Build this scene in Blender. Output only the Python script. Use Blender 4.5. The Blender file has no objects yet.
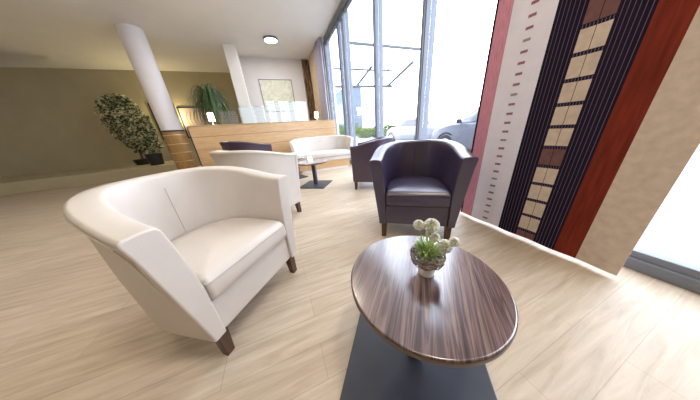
import bpy, bmesh, math, random
from mathutils import Vector, Matrix
random.seed(7)
S = bpy.context.scene
C = S.collection
PI = math.pi
sin, cos = math.sin, math.cos

# ------------------------------------------------------------ materials
def mat(name, col, rough=.5, spec=.5, metal=0, noise=None, coat=0, coat_rough=.1, bump=None, emit=None, estr=0):
    m = bpy.data.materials.new(name); m.use_nodes = True
    nt = m.node_tree; b = nt.nodes['Principled BSDF']
    b.inputs['Base Color'].default_value = (*col, 1)
    b.inputs['Roughness'].default_value = rough
    b.inputs['Specular IOR Level'].default_value = spec
    b.inputs['Metallic'].default_value = metal
    b.inputs['Coat Weight'].default_value = coat
    if coat == 1: b.inputs['Coat IOR'].default_value = 1.95
    b.inputs['Coat Roughness'].default_value = coat_rough
    if emit:
        b.inputs['Emission Color'].default_value = (*emit, 1); b.inputs['Emission Strength'].default_value = estr
    if noise or bump:
        tc = nt.nodes.new('ShaderNodeTexCoord')
    if noise:
        sc, amt = noise[0], noise[1]; st = noise[2] if len(noise) > 2 else (1, 1, 1)
        mp = nt.nodes.new('ShaderNodeMapping'); mp.inputs['Scale'].default_value = st
        nz = nt.nodes.new('ShaderNodeTexNoise'); nz.inputs['Scale'].default_value = sc; nz.inputs['Detail'].default_value = 4
        rp = nt.nodes.new('ShaderNodeValToRGB')
        lo = tuple(max(0, c*(1-amt)) for c in col); hi = tuple(min(1, c*(1+amt)) for c in col)
        rp.color_ramp.elements[0].position = .3; rp.color_ramp.elements[1].position = .7
        rp.color_ramp.elements[0].color = (*lo, 1); rp.color_ramp.elements[1].color = (*hi, 1)
        nt.links.new(tc.outputs['Object'], mp.inputs[0]); nt.links.new(mp.outputs[0], nz.inputs['Vector'])
        nt.links.new(nz.outputs[0], rp.inputs[0]); nt.links.new(rp.outputs[0], b.inputs['Base Color'])
    if bump:
        nb = nt.nodes.new('ShaderNodeTexNoise'); nb.inputs['Scale'].default_value = bump[0]; nb.inputs['Detail'].default_value = 3
        bp = nt.nodes.new('ShaderNodeBump'); bp.inputs['Strength'].default_value = bump[1]; bp.inputs['Distance'].default_value = .002
        nt.links.new(tc.outputs['Object'], nb.inputs['Vector']); nt.links.new(nb.outputs[0], bp.inputs['Height'])
        nt.links.new(bp.outputs[0], b.inputs['Normal'])
    return m

def floor_mat():
    m = mat('oak_floor', (.6, .5, .36), .42, .35)
    nt = m.node_tree; L = nt.links.new; N = nt.nodes.new; b = nt.nodes['Principled BSDF']
    tc = N('ShaderNodeTexCoord')
    br = N('ShaderNodeTexBrick'); br.inputs['Scale'].default_value = 1
    br.inputs['Brick Width'].default_value = 1.25; br.inputs['Row Height'].default_value = .16
    br.inputs['Mortar Size'].default_value = .0018; br.inputs['Mortar Smooth'].default_value = .3
    br.inputs['Color1'].default_value = (.51, .425, .325, 1); br.inputs['Color2'].default_value = (.585, .50, .395, 1)
    br.inputs['Mortar'].default_value = (.42, .345, .26, 1); br.offset = .37; br.inputs['Bias'].default_value = 0
    L(tc.outputs['Object'], br.inputs['Vector'])
    mp = N('ShaderNodeMapping'); mp.inputs['Scale'].default_value = (1.6, 16, 1)
    nz = N('ShaderNodeTexNoise'); nz.inputs['Scale'].default_value = 1.6; nz.inputs['Detail'].default_value = 7; nz.inputs['Roughness'].default_value = .6
    nz.inputs['Distortion'].default_value = .6
    L(tc.outputs['Object'], mp.inputs[0]); L(mp.outputs[0], nz.inputs['Vector'])
    rp = N('ShaderNodeValToRGB'); e = rp.color_ramp.elements
    e[0].position = .28; e[0].color = (.74, .69, .63, 1); e[1].position = .68; e[1].color = (1.1, 1.1, 1.1, 1)
    L(nz.outputs[0], rp.inputs[0])
    mx = N('ShaderNodeMix'); mx.data_type = 'RGBA'; mx.blend_type = 'MULTIPLY'; mx.inputs[0].default_value = .9
    L(br.outputs['Color'], mx.inputs[6]); L(rp.outputs[0], mx.inputs[7]); L(mx.outputs[2], b.inputs['Base Color'])
    return m

def grain_mat(name, stops, scale, stretch, rough=.4, coat=0, cr=.1, rotz=0, dist=1.0, spec=.4):
    m = mat(name, stops[0][1], rough, spec, coat=coat, coat_rough=cr)
    nt = m.node_tree; L = nt.links.new; N = nt.nodes.new; b = nt.nodes['Principled BSDF']
    tc = N('ShaderNodeTexCoord')
    r = N('ShaderNodeMapping'); r.inputs['Rotation'].default_value = (0, 0, rotz)
    mp = N('ShaderNodeMapping'); mp.inputs['Scale'].default_value = stretch
    nz = N('ShaderNodeTexNoise'); nz.inputs['Scale'].default_value = scale; nz.inputs['Detail'].default_value = 5; nz.inputs['Distortion'].default_value = dist
    L(tc.outputs['Object'], r.inputs[0]); L(r.outputs[0], mp.inputs[0]); L(mp.outputs[0], nz.inputs['Vector'])
    rp = N('ShaderNodeValToRGB'); e = rp.color_ramp.elements
    e[0].position, e[0].color = stops[0][0], (*stops[0][1], 1)
    e[1].position, e[1].color = stops[-1][0], (*stops[-1][1], 1)
    for p, c in stops[1:-1]:
        q = e.new(p); q.color = (*c, 1)
    L(nz.outputs[0], rp.inputs[0]); L(rp.outputs[0], b.inputs['Base Color'])
    return m

def glass_mat(name='window_glass', tint=(.97, .985, 1), refl=.09):
    m = bpy.data.materials.new(name); m.use_nodes = True; nt = m.node_tree; nt.nodes.clear()
    o = nt.nodes.new('ShaderNodeOutputMaterial'); t = nt.nodes.new('ShaderNodeBsdfTransparent'); g = nt.nodes.new('ShaderNodeBsdfGlossy')
    t.inputs[0].default_value = (*tint, 1); g.inputs['Roughness'].default_value = .02
    mx = nt.nodes.new('ShaderNodeMixShader'); mx.inputs[0].default_value = refl
    nt.links.new(t.outputs[0], mx.inputs[1]); nt.links.new(g.outputs[0], mx.inputs[2]); nt.links.new(mx.outputs[0], o.inputs[0])
    return m

M = dict(
    floor=floor_mat(),
    wall=mat('white_plaster', (.83, .82, .80), .85, .2, noise=(3, .02)),
    ceiling=mat('ceiling_paint', (.86, .85, .83), .9, .2, noise=(2, .02)),
    lilac_wall=mat('pale_pinkish_plaster', (.84, .82, .83), .85, .2, noise=(2, .03)),
    olive=mat('olive_beige_plaster', (.50, .44, .29), .85, .2, noise=(2, .05)),
    cream=mat('cream_leather', (.63, .58, .53), .36, .55, noise=(6, .03), bump=(220, .25)),
    cream_seam=mat('cream_stitching', (.54, .49, .42), .6),
    purple=mat('dark_purple_leather', (.048, .038, .080), .30, 1.0, noise=(6, .08), bump=(220, .25)),
    purple_seam=mat('purple_stitching', (.035, .028, .042), .6),
    plum=mat('dark_plum_leather', (.045, .025, .050), .34, .8, noise=(6, .08), bump=(220, .2)),
    legwood=grain_mat('dark_stained_beech', [(.3, (.055, .028, .018)), (.7, (.11, .06, .04))], 20, (1, 1, .1), .35),
    walnut=grain_mat('striped_walnut', [(.30, (.02, .010, .012)), (.40, (.075, .042, .042)), (.47, (.17, .105, .10)), (.53, (.045, .024, .028)), (.60, (.22, .145, .125)), (.72, (.07, .04, .038))], 2.6, (19, .7, 1), .28, 1, .18, rotz=math.radians(44), dist=.45),
    walnut_edge=mat('walnut_edge_band', (.10, .06, .045), .35),
    slate=mat('slate_grey_metal', (.045, .05, .065), .42, .5, metal=.3, noise=(8, .1)),
    oak=grain_mat('light_oak_veneer', [(.3, (.50, .31, .145)), (.7, (.62, .41, .22))], 3, (1.2, 1.2, 14), .4, .15),
    oak_top=grain_mat('oak_counter_top', [(.3, (.42, .29, .16)), (.7, (.52, .37, .21))], 3, (1, 12, 1), .4),
    groove=mat('shadow_gap', (.22, .13, .07), .8),
    colwhite=mat('column_paint', (.88, .87, .91), .55, .4, noise=(4, .02)),
    colwood=grain_mat('bronze_wood_cladding', [(.3, (.32, .18, .055)), (.7, (.48, .29, .11))], 4, (6, 6, 1), .3, .3),
    brass=mat('pale_brass', (.72, .58, .36), .3, metal=.8),
    black=mat('black_metal', (.02, .02, .022), .4),
    steel=mat('grey_aluminium', (.20, .22, .25), .6, .2, noise=(5, .05)),
    frame=mat('grey_white_window_profile', (.20, .22, .26), .6, .2, noise=(5, .04)),
    glass=glass_mat(),
    screen=glass_mat('screen_glass', (.96, .99, 1), .08),
    etch=mat('frosted_etching', (.62, .70, .73), .7),
    etch_dark=mat('grey_etching', (.20, .21, .22), .7),
    potblack=mat('black_planter_plastic', (.018, .018, .02), .4),
    soil=mat('potting_soil', (.05, .035, .025), .95, noise=(40, .4)),
    leaf=mat('dark_green_leaf', (.05, .095, .035), .5, noise=(2, .5)),
    leaf_pale=mat('pale_variegated_leaf', (.66, .64, .42), .5, noise=(3, .3)),
    frond=mat('palm_frond_green', (.06, .12, .045), .45, noise=(4, .4)),
    bark=mat('brown_bark', (.12, .08, .05), .9, noise=(12, .3, (1, 1, .3))),
    shade=mat('warm_lamp_shade', (.95, .88, .72), .8, emit=(1, .86, .6), estr=5),
    ceramic=mat('white_ceramic', (.86, .86, .84), .2, .6),
    petal=mat('white_petal', (.90, .90, .82), .6, noise=(60, .05)),
    petal_green=mat('greenish_flower_heart', (.50, .58, .20), .6),
    herb=mat('bright_green_leaf', (.30, .42, .11), .5, noise=(30, .35)),
    twig=mat('grey_brown_twigs', (.22, .18, .15), .85, noise=(60, .4)),
    pink=mat('pink_fabric', (.60, .27, .36), .9, .2, noise=(14, .16, (1, 8, 1))),
    white_fab=mat('white_fabric', (.78, .77, .88), .9, .2, noise=(9, .03)),
    dark_fab=mat('dark_aubergine_fabric', (.016, .010, .026), .9, .1),
    line_fab=mat('lilac_grey_thread', (.15, .12, .18), .85, .2),
    beige_fab=mat('beige_woven_fabric', (.60, .50, .42), .9, .2, noise=(24, .10)),
    mauve=mat('mauve_woven_fabric', (.17, .085, .085), .9, .2, noise=(24, .15)),
    dash_mauve=mat('mauve_thread', (.30, .14, .20), .9, .2),
    dash_grey=mat('grey_thread', (.33, .29, .31), .9, .2),
    rust=mat('rust_red_fabric', (.17, .024, .012), .9, .2, noise=(9, .3, (1, 6, .5))),
    drape_brown=mat('brown_curtain_fabric', (.26, .16, .10), .9, noise=(14, .85, (1, 1, .25))),
    drape_tan=mat('tan_curtain_fabric', (.62, .47, .32), .9, noise=(20, .1)),
    drape_lilac=mat('lilac_grey_curtain_fabric', (.42, .40, .50), .9, noise=(20, .1)),
    paper=mat('white_card', (.88, .87, .85), .7),
    paint_bg=None,
    asphalt=mat('pale_concrete_paving', (.24, .24, .24), .9, noise=(2, .08)),
    car_silver=mat('silver_car_paint', (.13, .14, .175), .3, .4, coat=.3),
    car_white=mat('white_car_paint', (.24, .25, .27), .3, .4, coat=.3),
    car_glass=mat('tinted_car_glass', (.06, .07, .08), .25, .4),
    tyre=mat('black_tyre_rubber', (.03, .03, .033), .8),
    rim=mat('alloy_wheel', (.55, .57, .6), .3, metal=.8),
    hedge=mat('outdoor_shrub_green', (.07, .125, .035), .8, .2, noise=(3, .4)),
    bluewall=mat('blue_grey_cladding', (.10, .13, .17), .8, .1, noise=(1, .05)),
    paleb=mat('pale_render', (.78, .78, .76), .8, noise=(1, .03)),
    canopy=mat('grey_painted_steel', (.07, .08, .09), .6, .3),
    added_lampglow=mat('added_lamp_diffuser', (1, 1, 1), .6, emit=(1, .96, .9), estr=4),
)

def painting_mat():
    m = mat('pale_green_blossom_painting', (.7, .74, .5), .7)
    nt = m.node_tree; L = nt.links.new; N = nt.nodes.new; b = nt.nodes['Principled BSDF']
    tc = N('ShaderNodeTexCoord'); v = N('ShaderNodeTexNoise'); v.inputs['Scale'].default_value = 3.2; v.inputs['Detail'].default_value = 6; v.inputs['Distortion'].default_value = 2.2
    L(tc.outputs['Object'], v.inputs['Vector']); rp = N('ShaderNodeValToRGB'); e = rp.color_ramp.elements
    e[0].position = .35; e[0].color = (.68, .72, .56, 1); e[1].position = .65; e[1].color = (.88, .88, .82, 1)
    q = e.new(.5); q.color = (.78, .80, .66, 1)
    L(v.outputs[0], rp.inputs[0]); L(rp.outputs[0], b.inputs['Base Color'])
    return m
M['painting'] = painting_mat()

# ------------------------------------------------------------ mesh helpers
class MB:
    def __init__(s): s.v = []; s.f = []; s.mi = []; s.mats = []; s.xf = Matrix()
    def m(s, mt):
        if mt not in s.mats: s.mats.append(mt)
        return s.mats.index(mt)
    def add(s, vs, fs, mt):
        o = len(s.v); s.v += [tuple(s.xf @ Vector(v)) for v in vs]
        k = s.m(mt)
        for f in fs: s.f.append([i+o for i in f]); s.mi.append(k)
    def box(s, x0, x1, y0, y1, z0, z1, mt):
        s.add([(x, y, z) for x in (x0, x1) for y in (y0, y1) for z in (z0, z1)],
              [(0, 1, 3, 2), (4, 6, 7, 5), (0, 4, 5, 1), (2, 3, 7, 6), (0, 2, 6, 4), (1, 5, 7, 3)], mt)
    def loft(s, rings, mt, close=True, cap0=True, cap1=True):
        n = len(rings[0]); vs = [p for r in rings for p in r]; fs = []
        for i in range(len(rings)-1):
            for j in range(n if close else n-1):
                k = (j+1) % n; fs.append((i*n+j, i*n+k, (i+1)*n+k, (i+1)*n+j))
        if cap0: fs.append(tuple(range(n-1, -1, -1)))
        if cap1: fs.append(tuple((len(rings)-1)*n+j for j in range(n)))
        s.add(vs, fs, mt)
    def lathe(s, prof, mt, c=(0, 0), n=32):
        s.loft([[(c[0]+r*cos(2*PI*j/n), c[1]+r*sin(2*PI*j/n), z) for j in range(n)] for r, z in prof], mt)
    def tube(s, pts, r, mt, n=8):
        pts = [Vector(p) for p in pts]; rings = []
        for i, p in enumerate(pts):
            d = (pts[min(i+1, len(pts)-1)]-pts[max(i-1, 0)]).normalized()
            a = d.cross(Vector((0, 0, 1)) if abs(d.z) < .9 else Vector((1, 0, 0))).normalized(); b = d.cross(a)
            rr = r[i] if isinstance(r, (list, tuple)) else r
            rings.append([tuple(p+a*rr*cos(2*PI*j/n)+b*rr*sin(2*PI*j/n)) for j in range(n)])
        s.loft(rings, mt)
    def build(s, name, parent=None, smooth=False, bevel=0, seg=2, ang=40):
        me = bpy.data.meshes.new(name); me.from_pydata(s.v, [], s.f)
        for mt in s.mats: me.materials.append(M[mt])
        for p, k in zip(me.polygons, s.mi): p.material_index = k; p.use_smooth = smooth
        bm = bmesh.new(); bm.from_mesh(me); bmesh.ops.recalc_face_normals(bm, faces=bm.faces); bm.to_mesh(me); bm.free()
        o = bpy.data.objects.new(name, me); C.objects.link(o)
        if parent: o.parent = parent
        if bevel:
            b = o.modifiers.new('bevel', 'BEVEL'); b.width = bevel; b.segments = seg; b.limit_method = 'ANGLE'; b.angle_limit = math.radians(ang)
        if smooth:
            w = o.modifiers.new('normals', 'WEIGHTED_NORMAL'); w.keep_sharp = True
        return o

def tag(o, label=None, cat=None, group=None, kind=None):
    if label: o['label'] = label
    if cat: o['category'] = cat
    if group: o['group'] = group
    if kind: o['kind'] = kind
    return o
def thing(name, label, cat, loc=(0, 0, 0), rz=0, group=None):
    o = bpy.data.objects.new(name, None); C.objects.link(o); o.location = loc; o.rotation_euler = (0, 0, rz)
    o.empty_display_size = .1
    return tag(o, label, cat, group)
def struct(name, mb, **k):
    o = mb.build(name, **k); o['kind'] = 'structure'; return o
def dup(o, loc, rz, label, parent=None):
    r = o.copy(); C.objects.link(r)
    if parent: r.parent = parent
    else:
        r.location = loc; r.rotation_euler = (0, 0, rz); r['label'] = label
    for ch in list(o.children): dup(ch, None, None, None, r)
    return r

# ------------------------------------------------------------ room shell
XF = 2.15      # facade plane
CEIL = 3.9
b = MB(); b.box(-10, XF-.02, -5, 14, -.1, 0, 'floor'); struct('floor', b)
b = MB(); b.box(-10, XF+.2, -5, 14, CEIL, CEIL+.15, 'ceiling'); struct('ceiling', b)
b = MB(); b.box(-10, -9.9, -5, 14, 0, CEIL, 'wall'); struct('wall_left', b)
b = MB(); b.box(-10, XF+.2, -5.15, -5, 0, CEIL, 'oak_top'); struct('wall_front', b)
b = MB(); b.box(-9.9, -.95, 11, 11.15, 0, CEIL, 'olive'); struct('wall_back', b)
b = MB(); b.box(-.80, XF-.15, 9, 9.12, 0, CEIL, 'lilac_wall'); struct('wall_rear', b)
b = MB(); b.box(-.95, -.80, 8.98, 11, 0, CEIL, 'lilac_wall'); struct('wall_middle', b)
b = MB(); b.box(-.96, -.60, 8.0, 8.36, 0, CEIL, 'wall'); struct('trim_1', b, bevel=.01)
b = MB(); b.box(XF-.1, XF+.2, 6.98, 9.12, 0, CEIL, 'wall'); struct('wall_right', b)

b = MB(); b.box(XF-.1, XF+.2, -5, -1.032, 0, CEIL, 'wall'); struct('wall_side', b)
# raised planting platform at the back left
b = MB(); b.box(-9.9, -3.6, 8.6, 11, 0, .35, 'olive'); struct('trim_2', b, bevel=.01)

# facade windows between mullions
mull = [6.95, 5.60, 5.24, 3.67, 2.38, 1.1, -.2, -1.0]
b = MB(); b.box(XF-.04, XF+.08, -1.03, 6.98, 0, .08, 'frame'); struct('trim_3', b, bevel=.005)
b = MB(); b.box(XF-.04, XF+.08, -1.03, 6.98, 3.74, CEIL, 'frame'); struct('trim_4', b, bevel=.005)
for i, y in enumerate(mull[:-1]):
    y1 = mull[i+1]
    g = MB(); g.box(XF+.01, XF+.022, y1+.041, y-.041, .08, 3.74, 'glass'); w = struct('window_%d' % (i+1), g)
    f = MB(); f.box(XF-.05, XF+.12, y-.034, y+.034, .08, 3.74, 'frame'); f.box(XF-.07, XF-.05, y-.022, y+.022, .08, 3.74, 'steel')
    f.box(XF-.02, XF+.05, y1+.04, y-.04, .08, .13, 'frame'); f.box(XF-.02, XF+.05, y1+.04, y-.04, 3.68, 3.74, 'frame')
    f.build('window_frame', w, bevel=.004)

# made-up ceiling lamps, added to brighten the room
for i, (x, y) in enumerate([(-1.5, 1.5), (-4.5, 1.5), (-1.5, 4.5), (-4.5, 4.5), (-1.5, -1.5), (.8, -.2), (.8, 3), (.5, 7.4)]):
    t = thing('added_ceiling_lamp', 'added round flush white ceiling lamp, ' + ['above the cream armchair in front', 'at the far left of the room', 'above the aisle before the column', 'at the left beyond the aisle', 'behind the viewer', 'above the front table', 'above the small rear table', 'above the far corner behind the counter'][i], 'ceiling lamp', (x, y, CEIL), 0, 'added ceiling lamps')
    a = MB(); a.lathe([(.21, -.001), (.22, -.02), (.215, -.045), (.20, -.05)], 'frame'); a.build('lamp_ring', t, smooth=True)
    a = MB(); a.lathe([(.195, -.0505), (.19, -.056), (.10, -.062), (.01, -.063)], 'added_lampglow'); a.build('diffuser', t, smooth=True)

# ------------------------------------------------------------ tub chair
def upath(w, straight, ry, n=14, ns=5):
    """inner U in plan: list of (x, y, nx, ny, s) from left tip to right tip; s=0 tip,1 back"""
    P = []
    for i in range(ns): P.append((-w, straight*i/ns, -1, 0))
    m = 2*n
    for i in range(m+1):
        a = PI - PI*i/m
        ex = .8
        cx, sy = cos(a), sin(a)
        x = w*math.copysign(abs(cx)**ex, cx); y = straight+ry*abs(sy)**ex
        P.append((x, y, cx, sy))
    for i in range(ns-1, -1, -1): P.append((w, straight*i/ns, 1, 0))
    # proper normals from tangents
    out = []
    for i, p in enumerate(P):
        if i < ns or i > len(P)-ns-1: nx, ny = p[2], p[3]
        else:
            a, c = P[i-1], P[i+1]; tx, ty = c[0]-a[0], c[1]-a[1]; l = math.hypot(tx, ty); nx, ny = -ty/l, tx/l
        out.append((p[0], p[1], nx, ny, p[1]/(straight+ry)))
    return out

def make_tub(name, label, cat, mc, ms, w=.278, straight=.22, ry=.36, zt=.785, zb=.885, flare=.148, backfl=.12, group=None, legs=True, z0=.155):
    t = thing(name, label, cat, (0, 0, 0), 0, group)
    P = upath(w, straight, ry)
    rings = []; outer_edge = []; 
    for x, y, nx, ny, s in P:
        z = zt+(zb-zt)*(s*s*(3-2*s))
        fo = flare+(backfl-flare)*s
        bo = .062+.045*min(1, s*1.6); inn = .024*(1-s)+.012; hz = z-z0
        q = [(0, z0), (0, z0+hz*.45), (inn*.3, z0+hz*.68), (inn*.72, z-.08), (inn, z-.020), (inn+.006, z-.007), (inn+.018, z), ((inn+fo)*.5, z+.004), (fo-.018, z), (fo-.006, z-.007), (fo-.002, z-.020), (fo-.016, z-.08), (bo+(fo-bo)*.42, z0+(z-z0)*.5), (bo, z0+.05), (bo-.004, z0)]
        rings.append([(x+nx*o, y+ny*o, h) for o, h in q])
        outer_edge.append((x+nx*(fo-.001), y+ny*(fo-.001), z-.026))
    a = MB(); a.loft(rings, mc); sh = a.build('back_shell', t, smooth=True, bevel=.009, seg=3, ang=60)
    sm = MB(); sm.tube(outer_edge[1:-1], .0024, ms, 6)
    for sgn, k in ((1, 0), (-1, -1)):
        x, y, nx, ny, s = P[k]
        pts = []
        for u in range(9):
            f = u/8; z = zt-.03-(zt-.03-z0-.02)*f; fo = flare
            # outer profile interpolation
            prof = [(zt-.026, fo-.0015), (zt-.08, fo-.016), (z0+(zt-z0)*.5, .062+(fo-.062)*.42), (z0+.05, .062), (z0, .058)]
            o = prof[-1][1]
            for (za, oa), (zb_, ob) in zip(prof, prof[1:]):
                if zb_ <= z <= za: o = ob+(oa-ob)*(z-zb_)/(za-zb_); break
            pts.append((x+nx*(o+.0005), y+.035, z))
        sm.tube(pts, .0022, ms, 6)
    k = len(P)//2; x, y, nx, ny, s = P[k]
    for kk in ((k,) if w < .5 else (k-6, k, k+6)):
        x, y, nx, ny, s = P[kk]
        sm.tube([(x-nx*.0005, y-ny*.0005, .40+.045*i) for i in range(10)], .002, ms, 6)
    sm.build('seam', sh)
    # seat cushion
    o = []
    hw = w-.004
    pts = [(-hw+.02, .012), (hw-.02, .012), (hw-.004, .02), (hw, .04)] + [(p[0]-p[2]*.004, p[1]-p[3]*.004) for p in reversed(P[4:-4])] + [(-hw, .04), (-hw+.004, .02)]
    cx, cy = 0, (straight+ry)*.5
    def ring(sc, z, front=0): return [(cx+(p[0]-cx)*sc, cy+(p[1]-cy)*sc-(front if p[1] < .05 else 0), z) for p in pts]
    a = MB(); a.loft([ring(.97, .350), ring(1, .362, .014), ring(1, .40, .022), ring(1, .447, .020), ring(.996, .467, .012), ring(.978, .485), ring(.92, .497), ring(.6, .508), ring(.2, .512)], mc)
    cu = a.build('seat_cushion', t, smooth=True)
    sm = MB(); rr = ring(1.003, .458, .019); 
    sm.tube([rr[i] for i in (len(rr)-2, len(rr)-1, 0, 1, 2, 3)], .0024, ms, 6); sm.build('seam', cu)
    a = MB()
    a.box(-w+.001, w-.001, .022, straight+ry*.5, z0, .348, mc); a.build('front_rail', t, bevel=.006)
    if legs:
        for lx, ly, sx, sy in ((-w-.012, .045, -1, -1), (w+.012, .045, 1, -1), (-w*.7, straight+ry-.04, -1, 1), (w*.7, straight+ry-.04, 1, 1)):
            a = MB(); h = .028; h2 = .021; dx, dy = sx*.004, sy*.006
            a.loft([[(lx+dx+i*h2, ly+dy+j*h2, 0) for i, j in ((-1, -1), (1, -1), (1, 1), (-1, 1))], [(lx+i*h, ly+j*h, z0+.004) for i, j in ((-1, -1), (1, -1), (1, 1), (-1, 1))]], 'legwood')
            a.build('leg', t, bevel=.003)
    return t

def place(o, loc, rz): o.location = (*loc, 0); o.rotation_euler = (0, 0, rz)
R = math.radians
G = 'tub armchairs around the lounge tables'
cream = make_tub('tub_armchair', 'large cream leather tub armchair in the left foreground', 'armchair', 'cream', 'cream_seam', group=G)
place(cream, (-.242, 1.010), R(50))
cream2 = dup(cream, (-.03, 2.74, 0), R(124), 'cream leather tub armchair standing behind the large cream foreground armchair'); cream2.scale = (1.06,)*3
purple = make_tub('tub_armchair', 'dark purple leather tub armchair facing the front walnut table, beside the patterned curtain', 'armchair', 'purple', 'purple_seam', group=G)
place(purple, (1.060, 1.152), R(-37))
plum = make_tub('tub_armchair', 'dark plum tub armchair side-on behind the purple armchair, by the window', 'armchair', 'plum', 'purple_seam', group=G)
place(plum, (1.35, 3.18), R(-124))
plum2 = dup(plum, (-.28, 4.62, 0), R(112), 'dark tub armchair by the oak counter, only its top showing above cream armchair'); plum2.scale = (1.15,)*3

# cream sofa at the counter
sofa = make_tub('tub_sofa', 'cream leather two-seat tub sofa standing against the oak counter', 'sofa', 'cream', 'cream_seam', w=.73, straight=.12, ry=.42, zt=.80, zb=.885, flare=.12, legs=False, z0=.26)
place(sofa, (1.19, 4.98), R(-3)); sofa.scale = (1.05, 1.05, 1.05)
a = MB(); a.box(-.70, .70, .05, .50, .06, .26, 'oak'); a.build('sofa_base', sofa, bevel=.006)
a = MB(); a.box(-.66, .66, .08, .48, 0, .06, 'ceramic'); a.build('plinth', sofa)

# ------------------------------------------------------------ tables
def make_table(label, loc, r, h, base, rz, brz):
    t = thing('lounge_table', label, 'table', (*loc, 0), rz, 'round walnut lounge tables')
    a = MB(); a.lathe([(r-.012, h-.028), (r-.002, h-.022), (r, h-.006), (r-.002, h-.002), (r-.006, h)], 'walnut', n=96)
    a.build('tabletop', t, smooth=True, bevel=0)
    a = MB(); a.lathe([(r+.0005, h-.022), (r+.0012, h-.012), (r+.0006, h-.005)], 'walnut_edge', n=96)
    # ring band only
    a.f = [f for f in a.f if len(f) == 4]; a.mi = a.mi[:len(a.f)]
    a.build('edge_band', t, smooth=True)
    a = MB(); q = .035; a.box(-q, q, -q, q, .02, h-.04, 'slate'); a.box(-.11, .11, -.11, .11, h-.04, h-.028, 'slate')
    p = a.build('pedestal', t, bevel=.004); p.rotation_euler.z = brz-rz
    a = MB(); s = base/2; a.box(-s, s, -s, s, 0, .018, 'slate'); p = a.build('base_plate', t, bevel=.005); p.rotation_euler.z = brz-rz
    return t
make_table('large round striped walnut table with a potted plant, in the right foreground', (.424, .405), .28, .5, .61, 0, R(52))
make_table('small round walnut table with square slate base, in the middle beside the cream armchair', (.62, 3.72), .31, .5, .56, R(20), R(54.7))
make_table('farther small round walnut table, right in front of the cream sofa', (.36, 4.68), .22, .5, .36, R(70), R(20))
a = MB()
a.loft([[(-.06, -.03, 0), (.06, -.03, 0), (.06, .03, 0), (-.06, .03, 0)], [(-.06, -.002, .10), (.06, -.002, .10), (.06, .002, .10), (-.06, .002, .10)]], 'paper')
o = a.build('table_card', None); o.location = (.58, 3.86, .5); o.rotation_euler.z = R(20)
tag(o, 'white folded menu card standing on the small rear table', 'card')

# ------------------------------------------------------------ potted flower
fx, fy, fz = .447, .409, .5
pot = thing('potted_ranunculus', 'white potted ranunculus with grey twig wreath on the front walnut table', 'potted flower', (fx, fy, fz)); pot.scale = (1.4, 1.4, 1.4)
a = MB(); a.lathe([(.019, 0), (.021, .001), (.027, .05), (.028, .058), (.025, .058), (.022, .045), (.01, .044)], 'ceramic', n=32); a.build('pot', pot, smooth=True)
rr = random.Random(3)
a = MB()
for k in range(85):
    a0 = rr.uniform(0, 2*PI); L_ = rr.uniform(.9, 2.0); r0 = .034+rr.uniform(-.009, .010); z = .058+rr.uniform(-.012, .012); dr = rr.uniform(-.006, .006)
    a.tube([((r0+dr*sin(3*u/6))*cos(a0+L_*u/6), (r0+dr*sin(3*u/6))*sin(a0+L_*u/6), z+.004*sin(u+k)) for u in range(7)], rr.uniform(.0010, .0019), 'twig', 5)
a.build('twig_wreath', pot)
a = MB()
def leafblade(a, base, d, up, L_, w, mt, curl=.4, n=5):
    base = Vector(base); d = Vector(d).normalized(); side = d.cross(Vector((0, 0, 1))).normalized()
    vs = []; fs = []
    for i in range(n+1):
        u = i/n; p = base+d*L_*u*(1-.1*curl*u)+Vector((0, 0, up*L_*(u-curl*u*u)))
        ww = w*math.sin(PI*min(1, .12+u*.88))**.8
        lift = Vector((0, 0, w*.25))
        vs += [tuple(p-side*ww+lift), tuple(p), tuple(p+side*ww+lift)]
    for i in range(n):
        k = 3*i; fs += [(k, k+1, k+4, k+3), (k+1, k+2, k+5, k+4)]
    a.add(vs, fs, mt)
for k in range(240):
    an = rr.uniform(0, 2*PI); r0 = rr.uniform(0, .026)
    leafblade(a, (r0*cos(an), r0*sin(an), .055+rr.uniform(0, .03)), (cos(an), sin(an), 0), rr.uniform(-.1, 2.6), rr.uniform(.010, .026), rr.uniform(.0014, .0030), 'herb', rr.uniform(.2, .8), 4)
a.build('foliage', pot)
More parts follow.
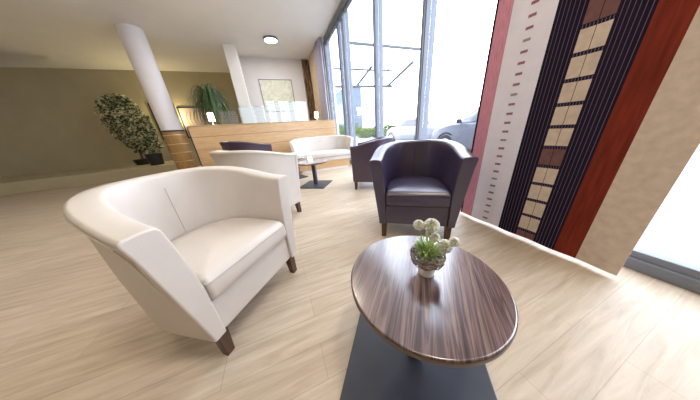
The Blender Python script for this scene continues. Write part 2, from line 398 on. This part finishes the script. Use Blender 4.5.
def flower(lx, ly, lz, r, tilt=(0, 0)):
    c = MB(); base = Vector((rr.uniform(-.008, .008), rr.uniform(-.008, .008), .05)); top = Vector((lx, ly, lz-.4*r)); mid = (base+top)/2+Vector((0, 0, .01))
    c.tube([base, base*.6+mid*.4+Vector((0, 0, .004)), mid, mid*.4+top*.6, top], .0012, 'herb', 6); st = c.build('flower_stem', pot)
    c = MB(); T = Matrix.Translation((lx, ly, lz)) @ Matrix.Rotation(tilt[0], 4, 'X') @ Matrix.Rotation(tilt[1], 4, 'Y'); c.xf = T
    for lay, (n, rad, el) in enumerate(((9, 1.0, .15), (8, .86, .45), (7, .68, .8), (6, .48, 1.15), (5, .3, 1.4))):
        for k in range(n):
            an = 2*PI*(k+.5*lay)/n+rr.uniform(-.1, .1); vs = []; fs = []; nu, nv = 5, 5
            for i in range(nu):
                u = i/(nu-1); e2 = -.35+ (el+.35)*u
                rad2 = rad*r*math.sin(min(1, .12+u)*PI/2); zz = r*(-.30+ .9*u*math.sin(max(.2, el)))*(.40+.35*(1-rad)) + r*.22*(1-rad)
                wd = rad*r*.55*math.sin(PI*min(.92, .18+.74*u))
                for j in range(nv):
                    vv = (j/(nv-1)-.5)*2; cur = -.18*r*vv*vv*rad
                    x = rad2+cur; y = wd*vv
                    vs.append((x*cos(an)-y*sin(an), x*sin(an)+y*cos(an), zz+.12*r*vv*vv))
            for i in range(nu-1):
                for j in range(nv-1): q = i*nv+j; fs.append((q, q+1, q+nv+1, q+nv))
            c.add(vs, fs, 'petal')
    c.lathe([(.02*r, -.1*r), (.2*r, 0), (.22*r, .25*r), (.12*r, .38*r), (.01*r, .42*r)], 'petal_green', n=12)
    c.build('flower_head', st, smooth=True)
# camera right vector ~ (.94,-.34); away ~ (.34,.94)
def rel(u, v): return (.94*u+.34*v, -.34*u+.94*v)
for x, y, z, r, ti in ((-.022, .018, .152, .015, (.5, .2)), (.001, -.002, .154, .020, (.8, .15)), (.006, -.010, .122, .014, (.9, .1)), (.024, -.028, .100, .019, (.8, .5)), (.034, -.044, .120, .013, (.6, .7))):
    flower(x, y, z, r, (.55+.3*(ti[0]-.5), -.45-.3*ti[1]))

# ------------------------------------------------------------ patterned panel curtain
XC = 1.90
cur = thing('panel_curtain', 'patterned panel curtain with pink, white, dark, tiled and rust red bands', 'curtain', (XC, .8, 0))
def band(name, y0, y1, mt, extra=None, label=None):
    a = MB(); ys = [y0+(y1-y0)*i/8 for i in range(9)]
    def xo(y): return .006*sin(y*21)
    rings = [[(xo(y), y-.8, .025), (xo(y), y-.8, 3.70), (xo(y)+.006, y-.8, 3.70), (xo(y)+.006, y-.8, .025)] for y in ys]
    a.loft(rings, mt)
    def patch(ya, yb, za, zb, m2, lift=.0015):
        n = max(1, int(abs(yb-ya)/.02))
        for i in range(n):
            p, q = ya+(yb-ya)*i/n, ya+(yb-ya)*(i+1)/n
            a.add([(xo(p)-lift, p-.8, za), (xo(q)-lift, q-.8, za), (xo(q)-lift, q-.8, zb), (xo(p)-lift, p-.8, zb)], [(0, 1, 2, 3)], m2)
    if extra: extra(patch)
    o = a.build(name, cur)
    if label: o['label'] = label
    return o
def dashes(yc):
    def f(patch):
        for k in range(50):
            z = .062+k*.0716
            patch(yc-.022, yc+.022, z, z+.018, ('dash_mauve', 'dash_mauve', 'dash_grey')[(k*7 % 5) % 3])
    return f
def lines(n, y0, y1):
    def f(patch):
        for k in range(n):
            y = y0+(y1-y0)*(k+.5)/n; patch(y-.0014, y+.0014, .025, 3.70, 'line_fab')
    return f
def tiles(y0, y1):
    def f(patch):
        for k in range(26):
            z = .098+.1432*(k-1)+.011
            z_ = max(z, .026)
            mt = 'mauve' if k in (0, 5, 11, 17) else 'beige_fab'
            ym = (y0+y1)/2
            patch(y0+.003, ym-.0015, z_, z+.1432-.024, mt); patch(ym+.0015, y1-.003, z_, z+.1432-.024, mt)
            for q in range(9):
                yy = y0+(y1-y0)*(q+.5)/9; patch(yy-.0018, yy+.0018, z+.1432-.022, z+.1432-.004, 'line_fab', .001)
    return f
band('fabric_border', 1.305, 1.322, 'dark_fab', label='dark left border')
band('pink_band', 1.188, 1.305, 'pink')
band('white_band', .910, 1.188, 'white_fab', dashes(1.043), 'white band with a column of small dashes')
band('striped_band', .762, .910, 'dark_fab', lines(6, .765, .90), 'dark band with thin pale lines')
band('tiled_band', .632, .762, 'dark_fab', tiles(.632, .762), 'dark band with pairs of beige tiles')
band('striped_band', .503, .632, 'dark_fab', lines(6, .506, .628), 'dark band with thin pale lines')
band('rust_band', .387, .503, 'rust')
band('beige_band', .20, .387, 'beige_fab')
a = MB(); a.box(-.02, .03, -.66, .56, 3.70, 3.74, 'frame'); a.build('curtain_rail', cur)

# stacked drapes further along
def drape(y0, y1, x, mt, label, n=6):
    a = MB(); N_ = n*8; rings = []
    for i in range(N_+1):
        y = y0+(y1-y0)*i/N_; dx = .05*sin(2*PI*n*i/N_)
        rings.append([(x+dx-.004, y, .02), (x+dx-.004, y, CEIL-.02), (x+dx+.004, y, CEIL-.02), (x+dx+.004, y, .02)])
    a.loft(rings, mt); o = a.build('gathered_curtain', None, smooth=True); return tag(o, label, 'curtain', 'gathered curtains at the far corner')
drape(6.95, 7.75, 1.97, 'drape_lilac', 'gathered lilac grey curtain beyond the oak counter, nearest the window', 4)
drape(7.82, 8.70, 1.97, 'drape_tan', 'gathered tan curtain beyond the oak counter, beside the lilac one', 5)
o_ = drape(-.16, .16, 0, 'drape_brown', 'narrow dark brown curtain hanging on the rear wall beside the painting', 3); o_.location = (1.80, 8.91, 0); o_.rotation_euler.z = PI/2

# ------------------------------------------------------------ oak counter / partition
PL, PR = Vector((-1.81, 5.45)), Vector((2.02, 6.31))
d = (PR-PL); plen = d.length; pa = math.atan2(d.y, d.x)
cn = thing('oak_counter', 'long light oak counter wall across the back of the lounge', 'counter', (PL.x, PL.y, 0), pa)
a = MB()
for z0_, z1_ in ((.06, .46), (.468, .86), (.868, 1.15), (1.158, 1.385)):
    a.box(0, plen, 0, .02, z0_, z1_, 'oak')
a.build('oak_panelling', cn, bevel=.002)
a = MB(); a.box(.02, plen, .021, .32, 0, 1.385, 'groove'); a.build('counter_body', cn)
a = MB(); a.box(-.02, plen+.01, -.01, .36, 1.387, 1.41, 'oak_top'); a.build('counter_top', cn, bevel=.003)
a = MB(); a.box(-.022, .0, -.005, .33, 0, 1.385, 'black'); a.build('end_strip', cn)

def onp(s, t, z): # point on the counter
    return (PL.x+cos(pa)*s-sin(pa)*t, PL.y+sin(pa)*s+cos(pa)*t, z)
# glass screens on the counter
def gscreen(s0, s1, h, label, dark=False, marks=False, t0=.2):
    g = thing('glass_screen', label, 'glass screen', onp(s0, t0, 1.41), pa, 'glass screens on the oak counter')
    w = s1-s0
    a = MB(); a.box(0, w, 0, .008, 0, h, 'screen'); a.build('glass_pane', g)
    a = MB(); n = 11 if not dark else 7
    for k in range(n):
        z = .03+(h-.06)*k/n; a.box(.01, w-.01, -.002, -.0005, z, z+(h-.06)/n*(.55 if not dark else .35), 'etch_dark' if dark else 'etch')
    if marks:
        pass
    a.build('etched_lines', g)
gscreen(.70, 1.08, .36, 'short clear glass screen with dark stripes on the counter beside the drooping palm', dark=True)
gscreen(1.86, 3.05, .56, 'wide glass screen with pale etched lines on the counter before the green painting')
gscreen(1.13, 1.82, .44, 'glass screen with pale etched lines on the counter right of the white pillar')

def table_lamp(loc, label, k=1.0):
    t = thing('table_lamp', label, 'lamp', loc, 0, 'lit table lamps on the counter')
    a = MB(); a.lathe([(.05*k, 0), (.05*k, .012*k), (.012*k, .02*k), (.009*k, .10*k), (.009*k, .13*k)], 'ceramic', n=20); a.build('lamp_base', t, smooth=True)
    a = MB(); a.lathe([(.075*k, .10*k), (.065*k, .30*k), (.060*k, .30*k), (.070*k, .105*k)], 'shade', n=24); a.build('lamp_shade', t, smooth=True)
table_lamp(onp(.50, .14, 1.41), 'small lit table lamp on the counter in front of the drooping palm', .92)
table_lamp(onp(3.32, .14, 1.41), 'small lit table lamp on the right end of the counter before the gathered curtains', .85)

# ------------------------------------------------------------ column
cx_, cy_ = -2.90, 7.50
col = thing('round_column', 'round white column with ringed bronze wood lower part at the left', 'column', (cx_, cy_, 0))
a = MB(); a.lathe([(.255, 1.44), (.255, CEIL)], 'colwhite', n=48); a.build('column_shaft', col, smooth=True, bevel=.002)
a = MB(); a.lathe([(.265, .10), (.265, 1.40)], 'colwood', n=48); a.build('wood_cladding', col, smooth=True, bevel=.002)
a = MB(); a.lathe([(.285, 1.40), (.285, 1.44)], 'black', n=48); a.build('black_collar', col, smooth=True, bevel=.004)
for z in (.26, .52, .78, 1.04, 1.30):
    a = MB(); a.lathe([(.266, z-.014), (.272, z-.008), (.272, z+.008), (.266, z+.014)], 'brass', n=48); a.build('metal_ring', col, smooth=True)
a = MB(); a.lathe([(.28, 0), (.28, .10)], 'rim', n=48); a.build('base_collar', col, smooth=True, bevel=.004)

# ------------------------------------------------------------ indoor plants
def leafcloud(a, rnd, c, rad, n, size, mts, flat=1.0):
    for k in range(n):
        while True:
            p = Vector((rnd.uniform(-1, 1), rnd.uniform(-1, 1), rnd.uniform(-1, 1)))
            if .25 < p.length < 1: break
        p = Vector((c[0]+p.x*rad[0], c[1]+p.y*rad[1], c[2]+p.z*rad[2]))
        d_ = Vector((rnd.uniform(-1, 1), rnd.uniform(-1, 1), rnd.uniform(-.9, .4))).normalized(); s = d_.cross(Vector((rnd.uniform(-1, 1), rnd.uniform(-1, 1), rnd.uniform(-1, 1)))).normalized()
        L_ = size*rnd.uniform(.7, 1.3); nrm = d_.cross(s)*L_*.1
        a.add([tuple(p), tuple(p+d_*L_*.45+s*L_*.27+nrm), tuple(p+d_*L_), tuple(p+d_*L_*.45-s*L_*.27+nrm)], [(0, 1, 2), (0, 2, 3)], mts[rnd.randrange(len(mts))])
def ficus(loc, label, h, rad, seed, n=1500, potr=.24, poth=.32, lean=(0, 0), size=.13):
    rnd = random.Random(seed); t = thing('potted_ficus', label, 'potted plant', loc, 0, 'leafy plants in black pots')
    a = MB(); a.lathe([(potr*.8, 0), (potr*.82, .01), (potr, poth), (potr*.92, poth), (potr*.88, poth-.05), (.02, poth-.05)], 'potblack', n=28); a.build('plant_pot', t, smooth=True, bevel=.003)
    a = MB(); a.lathe([(potr*.86, poth-.049), (potr*.5, poth-.035), (.01, poth-.03)], 'soil', n=20); a.build('soil', t)
    a = MB(); tp = Vector((lean[0], lean[1], h))
    a.tube([(0, 0, poth-.05), (lean[0]*.3+.03, lean[1]*.3, h*.35), (lean[0]*.6-.03, lean[1]*.6, h*.6), tuple(tp*.85)], [.035, .03, .022, .01], 'bark')
    for k in range(9):
        an = rnd.uniform(0, 2*PI); z = h*rnd.uniform(.4, .75); f = z/h
        a.tube([(lean[0]*f, lean[1]*f, z), (lean[0]*f+.25*cos(an), lean[1]*f+.25*sin(an), z+.2), (lean[0]*f+rad[0]*.8*cos(an), lean[1]*f+rad[1]*.8*sin(an), z+.45)], [.014, .01, .004], 'bark', 6)
    a.build('trunk', t)
    a = MB(); leafcloud(a, rnd, (lean[0], lean[1], h-rad[2]*.9), rad, n, size, ['leaf', 'leaf_pale'])
    leafcloud(a, rnd, (lean[0]*.6+.1, lean[1]*.6, h-rad[2]*1.6), (rad[0]*.7, rad[1]*.7, rad[2]*.7), n//2, size, ['leaf', 'leaf_pale'])
    a.build('foliage', t)
ficus((-5.30, 10.2, .35), 'tall leafy ficus in a low black pot, leftmost on the raised platform', 2.55, (.62, .45, .92), 5, 3200, .30, .22, (0, .1), .11)
ficus((-4.45, 9.25, .35), 'leafy ficus in a taller black pot beside the round column', 1.95, (.42, .38, .66), 9, 1800, .24, .42, (-.02, -.1), .10)
# drooping palm
pl = thing('drooping_palm', 'drooping green palm behind the oak counter left of the white pillar', 'potted plant', (-1.60, 7.35, 0))
a = MB(); a.lathe([(.17, 0), (.18, .01), (.22, .8), (.19, .8), (.18, .75), (.01, .75)], 'potblack', n=28); a.build('plant_pot', pl, smooth=True)
a = MB(); a.tube([(0, 0, .75), (.02, 0, 1.2), (0, .02, 1.7), (0, 0, 2.2)], [.05, .045, .035, .03], 'bark'); a.build('trunk', pl)
rnd = random.Random(21); a = MB()
for k in range(420):
    an = rnd.uniform(0, 2*PI); z0_ = rnd.uniform(1.9, 2.3); up = rnd.uniform(.12, .42); out = rnd.uniform(.25, .66); drop = rnd.uniform(.3, 1.0)
    dv = Vector((cos(an), sin(an), 0)); sd = Vector((-sin(an), cos(an), 0)); vs = []; fs = []; n = 8; w0 = rnd.uniform(.010, .018)
    for i in range(n+1):
        u = i/n; p = dv*(out*math.sin(u*PI*.5))+Vector((0, 0, z0_+up*math.sin(min(1, u*2.2)*PI*.5)-drop*max(0, u-.25)**1.6*1.5))
        w_ = w0*(1-u*.8); vs += [tuple(p-sd*w_), tuple(p+sd*w_)]
    for i in range(n): q = 2*i; fs.append((q, q+1, q+3, q+2))
    a.add(vs, fs, 'frond' if rnd.random() < .8 else 'leaf')
a.build('fronds', pl)

# ------------------------------------------------------------ pictures on the back walls
def framed(name, label, x0, x1, y, z0_, z1_, fw, mf, mc, cat='picture', lines_=None):
    t = thing(name, label, cat, ((x0+x1)/2, y, z0_)); w = (x1-x0)/2; h = z1_-z0_
    a = MB(); a.box(-w+fw*.5, w-fw*.5, -.02, -.004, fw*.5, h-fw*.5, mc)
    if lines_:
        for pts in lines_: a.tube([(px_, -.022, pz) for px_, pz in pts], .008, 'drape_brown', 5)
    a.build('canvas', t)
    a = MB(); a.box(-w, w, -.035, -.001, 0, fw, mf); a.box(-w, w, -.035, -.001, h-fw, h, mf); a.box(-w, -w+fw, -.035, -.001, fw, h-fw, mf); a.box(w-fw, w, -.035, -.001, fw, h-fw, mf); a.build('picture_frame', t)
    return t
framed('painting', 'pale green abstract blossom painting on the rear wall above the glass screens', -.15, 1.12, 9.0, 2.0, 3.18, .02, 'steel', 'painting', 'painting')
sk = []
for k in range(7):
    x = -.42+.13*k; sk.append([(x, .15), (x+.10, .5), (x+.02, .8), (x+.12, 1.12)])
framed('framed_panel', 'black-framed panel with thin line drawing on the olive wall behind the column', -3.78, -2.55, 11.0, 1.25, 2.56, .05, 'black', 'beige_fab', 'picture', sk)
framed('framed_panel', 'black-framed panel on the olive wall, showing at the left edge of the column', -4.70, -3.84, 11.0, 1.25, 2.74, .05, 'black', 'olive', 'picture')

# uplighter washing the olive wall
up = thing('uplighter', 'slim uplighter behind the leafy plants at the olive wall', 'lamp', (-4.0, 10.75, .35))
a = MB(); a.lathe([(.10, 0), (.10, .02), (.012, .03), (.012, 1.5), (.05, 1.56), (.075, 1.62), (.07, 1.62), (.04, 1.57)], 'black', n=20); a.build('lamp_stand', up, smooth=True)
a = MB(); a.lathe([(.035, 1.575), (.04, 1.59), (.01, 1.61)], 'shade', n=16); a.build('bulb', up, smooth=True)

# ------------------------------------------------------------ outside
b = MB(); b.box(XF-.02, 60, -40, 80, -.12, -.02, 'asphalt'); struct('ground', b)
def make_car(label, mp):
    t = thing('parked_car', label, 'car', (0, 0, 0), 0, 'cars parked outside the window')
    # stations along y (front = +y), each: y, half width low, half width top, z low, z belt, z top
    st = [(-2.2, .62, .55, .42, .80, .86), (-2.1, .80, .66, .30, .88, .98), (-1.8, .86, .62, .22, .92, 1.14), (-1.3, .88, .60, .20, .95, 1.38), (-.7, .89, .60, .20, .96, 1.46), (0, .89, .60, .20, .96, 1.47), (.45, .89, .60, .20, .97, 1.42), (.85, .89, .62, .20, .98, 1.20), (1.15, .88, .68, .20, .98, 1.03), (1.6, .86, .66, .20, .90, .98), (2.0, .80, .60, .24, .78, .88), (2.16, .68, .50, .34, .64, .74), (2.2, .50, .40, .42, .56, .62)]
    rings = []
    for y, wl, wt, zl, zb, ztp in st:
        half = [(wl*.9, zl), (wl, zl+.08), (wl+.015, (zl+zb)/2), (wl, zb-.05), (wl*.965, zb), (wt+(wl*.96-wt)*.45, zb+(ztp-zb)*.5), (wt, ztp-.03*(ztp-zb)), (wt*.8, ztp), (wt*.3, ztp+.012)]
        rings.append([(x, y, z) for x, z in half]+[(-x, y, z) for x, z in reversed(half)])
    a = MB(); a.loft(rings, mp); bo = a.build('car_body', t, smooth=True)
    # glazing band: side windows, windscreen
    g = MB()
    def side(sx):
        vs = []; fs = []
        use = [s for s in st if -1.85 < s[0] < .9]
        for y, wl, wt, zl, zb, ztp in use:
            xb = wl*.965; xm = wt+(wl*.96-wt)*.45
            vs += [(sx*(xb*.9+xm*.1+.006), y, zb+(ztp-zb)*.12), (sx*(xm+.012), y, zb+(ztp-zb)*.5), (sx*(wt*.85+xm*.15+.012), y, zb+(ztp-zb)*.84)]
        for i in range(len(use)-1):
            q = 3*i; fs += [(q, q+1, q+4, q+3), (q+1, q+2, q+5, q+4)]
        g.add(vs, fs, 'car_glass')
    side(1); side(-1)
    g.add([(-.58, .52, 1.415), (.58, .52, 1.415), (.64, 1.10, 1.065), (-.64, 1.10, 1.065)], [(0, 1, 2, 3)], 'car_glass')
    g.build('car_windows', t, smooth=False)
    for sx in (-1, 1):
        for wy in (-1.35, 1.32):
            w = MB(); w.xf = Matrix.Translation((sx*.80, wy, .33)) @ Matrix.Rotation(PI/2, 4, 'Y')
            w.lathe([(.22, -.10), (.31, -.10), (.33, -.07), (.33, .07), (.31, .10), (.22, .10)], 'tyre', n=32)
            wh = w.build('wheel', t, smooth=True)
            w = MB(); w.xf = Matrix.Translation((sx*.80, wy, .33)) @ Matrix.Rotation(PI/2, 4, 'Y')
            w.lathe([(.21, -.108), (.21, .108)], 'rim', n=24); w.build('wheel_rim', wh)
            w = MB(); w.xf = Matrix.Translation((sx*.865, wy, .33)) @ Matrix.Rotation(PI/2, 4, 'Y')
            n_ = 24; r0, r1 = .36, .41
            w.loft([[(r0*cos(u), r0*sin(u), -.03), (r1*cos(u), r1*sin(u), -.03), (r1*cos(u), r1*sin(u), .035), (r0*cos(u), r0*sin(u), .035)] for u in [2*PI*k/n_ for k in range(n_+1)]], 'tyre'); w.build('wheel_arch', t, smooth=True)
        w = MB(); w.loft([[(sx*.86, .80, 1.0), (sx*.86, .90, 1.0), (sx*.86, .90, 1.04), (sx*.86, .80, 1.04)], [(sx*1.02, .72, 1.0), (sx*1.02, .86, 1.0), (sx*1.02, .86, 1.13), (sx*1.02, .72, 1.13)], [(sx*1.08, .74, 1.02), (sx*1.08, .84, 1.02), (sx*1.08, .84, 1.11), (sx*1.08, .74, 1.11)]], 'tyre'); w.build('side_mirror', t, bevel=.01)
        w = MB(); w.loft([[(sx*.55, 2.06, .62), (sx*.80, 1.92, .64), (sx*.78, 1.90, .76), (sx*.52, 2.04, .74)], [(sx*.56, 2.13, .62), (sx*.83, 1.95, .64), (sx*.80, 1.93, .76), (sx*.53, 2.10, .74)]], 'rim'); w.build('headlight', t)
    return t
car1 = make_car('silver car parked right outside the window beyond the purple armchair', 'car_silver')
car1.location = (6.40, 3.50, -.02)
car2 = make_car('white car parked farther along, left of and behind the silver car outside', 'car_white')
car2.location = (8.3, 9.6, -.02)

rnd = random.Random(4)
for i, (x, y, h, r) in enumerate([(10.4, 15.6, 1.25, .8), (10.2, 17.7, 1.2, .75), (10.1, 19.6, 1.15, .9), (10.2, 21.6, 1.2, 1.0), (10.2, 24.2, 1.9, 1.1), (10.3, 27.4, 1.5, 1.2), (10.5, 13.8, 1.3, .8), (10.2, 30.2, 2.0, 1.3)]):
    t = thing('outdoor_shrub', ['low green shrub outside, just left of the white car', 'green shrub outside, second left from the white car', 'green shrub outside between two window posts', 'round green shrub outside near the left window post', 'taller green bush outside, behind the left window post', 'green bush outside at the narrow left pane', 'green shrub outside, behind the white car', 'tallest green bush, farthest outside by the grey building'][i], 'shrub', (x, y, -.02), 0, 'shrubs along the car park')
    a = MB(); leafcloud(a, rnd, (0, 0, h*.55), (r, r, h*.5), 900, .20, ['hedge']); a.build('foliage', t)
    a = MB()
    for k in range(5):
        an = k*1.3; a.tube([(0, 0, 0), (.15*cos(an), .15*sin(an), h*.4), (r*.5*cos(an), r*.5*sin(an), h*.75)], [.03, .02, .008], 'bark', 6)
    a.build('stem', t)
bd = thing('office_building', 'blue grey building outside behind the left window post', 'building', (12.4, 31, -.02))
a = MB(); a.box(0, 2.6, 0, 6.2, 0, 7.6, 'bluewall'); a.build('wall', bd)
a = MB(); a.box(-.1, 2.7, -.2, 6.4, 7.6, 7.85, 'paleb'); a.build('roof', bd)
for k in range(4):
    a = MB(); a.box(-.03, .0, .5+1.4*k, 1.5+1.4*k, 2.2, 5.6, 'car_glass'); a.build('window', bd)
# canopy steelwork
cp = thing('entrance_canopy', 'grey steel canopy struts outside at the top of the window', 'canopy', (0, 0, 0))
def bar(p, q, r, nm='strut'):
    a = MB(); a.tube([p, q], r, 'canopy', 8); return a.build(nm, cp)
bar((2.25, 8.0, 2.72), (5.45, 8.0, 2.76), .05, 'cross_beam')
bar((5.2, 8.05, 2.74), (5.1, 6.2, 3.12), .05); bar((3.75, 8.3, 2.76), (4.15, 7.5, 3.32), .05); bar((4.75, 8.0, 2.74), (4.7, 6.9, 3.3), .022, 'tie_rod')
a = MB(); a.box(2.36, 5.6, 5.9, 8.2, 3.42, 3.46, 'glass'); a.box(2.36, 5.6, 5.9, 5.96, 3.36, 3.42, 'canopy'); a.box(2.36, 5.6, 8.14, 8.2, 3.36, 3.42, 'canopy'); a.build('canopy_roof', cp)

# ------------------------------------------------------------ light
w = bpy.data.worlds.new('sky'); S.world = w; w.use_nodes = True; nt = w.node_tree
bg = nt.nodes['Background']
tc = nt.nodes.new('ShaderNodeTexCoord'); sp = nt.nodes.new('ShaderNodeSeparateXYZ'); rp = nt.nodes.new('ShaderNodeValToRGB')
rp.color_ramp.elements[0].position = 0; rp.color_ramp.elements[0].color = (.84, .885, 1, 1)
rp.color_ramp.elements[1].position = .8; rp.color_ramp.elements[1].color = (.80, .87, 1, 1)
nt.links.new(tc.outputs['Generated'], sp.inputs[0]); nt.links.new(sp.outputs[2], rp.inputs[0]); nt.links.new(rp.outputs[0], bg.inputs[0])
bg.inputs[1].default_value = 6.0
def area(name, loc, rot, size, power, col):
    l = bpy.data.lights.new(name, 'AREA'); l.shape = 'DISK'; l.size = size; l.energy = power; l.color = col
    o = bpy.data.objects.new(name, l); C.objects.link(o); o.location = loc; o.rotation_euler = rot; return o
for x, y, e in [(-1.5, 1.5, 8), (-4.5, 1.5, 12), (-1.5, 4.5, 12), (-4.5, 4.5, 12), (-1.5, -1.5, 12), (.8, -.2, 26), (.8, 3, 12)]:  # warm fill from the added ceiling lamps
    area('added_lamp_light', (x, y, CEIL-.07), (0, 0, 0), .38, e, (1, .86, .66))
area('added_lamp_light', (.5, 7.4, CEIL-.07), (0, 0, 0), .38, 22, (1, .95, .88))  # added lamp that lightens the rear wall
def point(loc, e, col, r=.05):
    l = bpy.data.lights.new('bulb_light', 'POINT'); l.energy = e; l.color = col; l.shadow_soft_size = r
    o = bpy.data.objects.new('bulb_light', l); C.objects.link(o); o.location = loc
point((-4.0, 10.7, 2.08), 35, (1, .82, .45))
point(onp(.50, .14, 1.41+.34), 4, (1, .8, .5)); point(onp(3.32, .14, 1.41+.30), 4, (1, .8, .5))

# ------------------------------------------------------------ camera
F, P_, RO, YAW, H = 176.26, .3785, -.0814, .3528, 1.05
s_, c_ = sin(YAW), cos(YAW)
fwd = Vector((s_*cos(P_), c_*cos(P_), -sin(P_))); rt = Vector((c_, -s_, 0)); upv = rt.cross(fwd)
Rv = cos(RO)*rt+sin(RO)*upv; Uv = -sin(RO)*rt+cos(RO)*upv
cam = bpy.data.cameras.new('camera'); co = bpy.data.objects.new('camera', cam); C.objects.link(co)
m3 = Matrix((Rv, Uv, -fwd)).transposed(); co.matrix_world = Matrix.Translation((0, 0, H)) @ m3.to_4x4()
cam.sensor_fit = 'HORIZONTAL'; cam.sensor_width = 36; cam.lens = 36*F/700; cam.clip_start = .02; cam.clip_end = 300
S.camera = co
S.view_settings.view_transform = 'Standard'; S.view_settings.look = 'None'; S.view_settings.gamma = 1
S.view_settings.use_curve_mapping = False
S.view_settings.exposure = 0.66
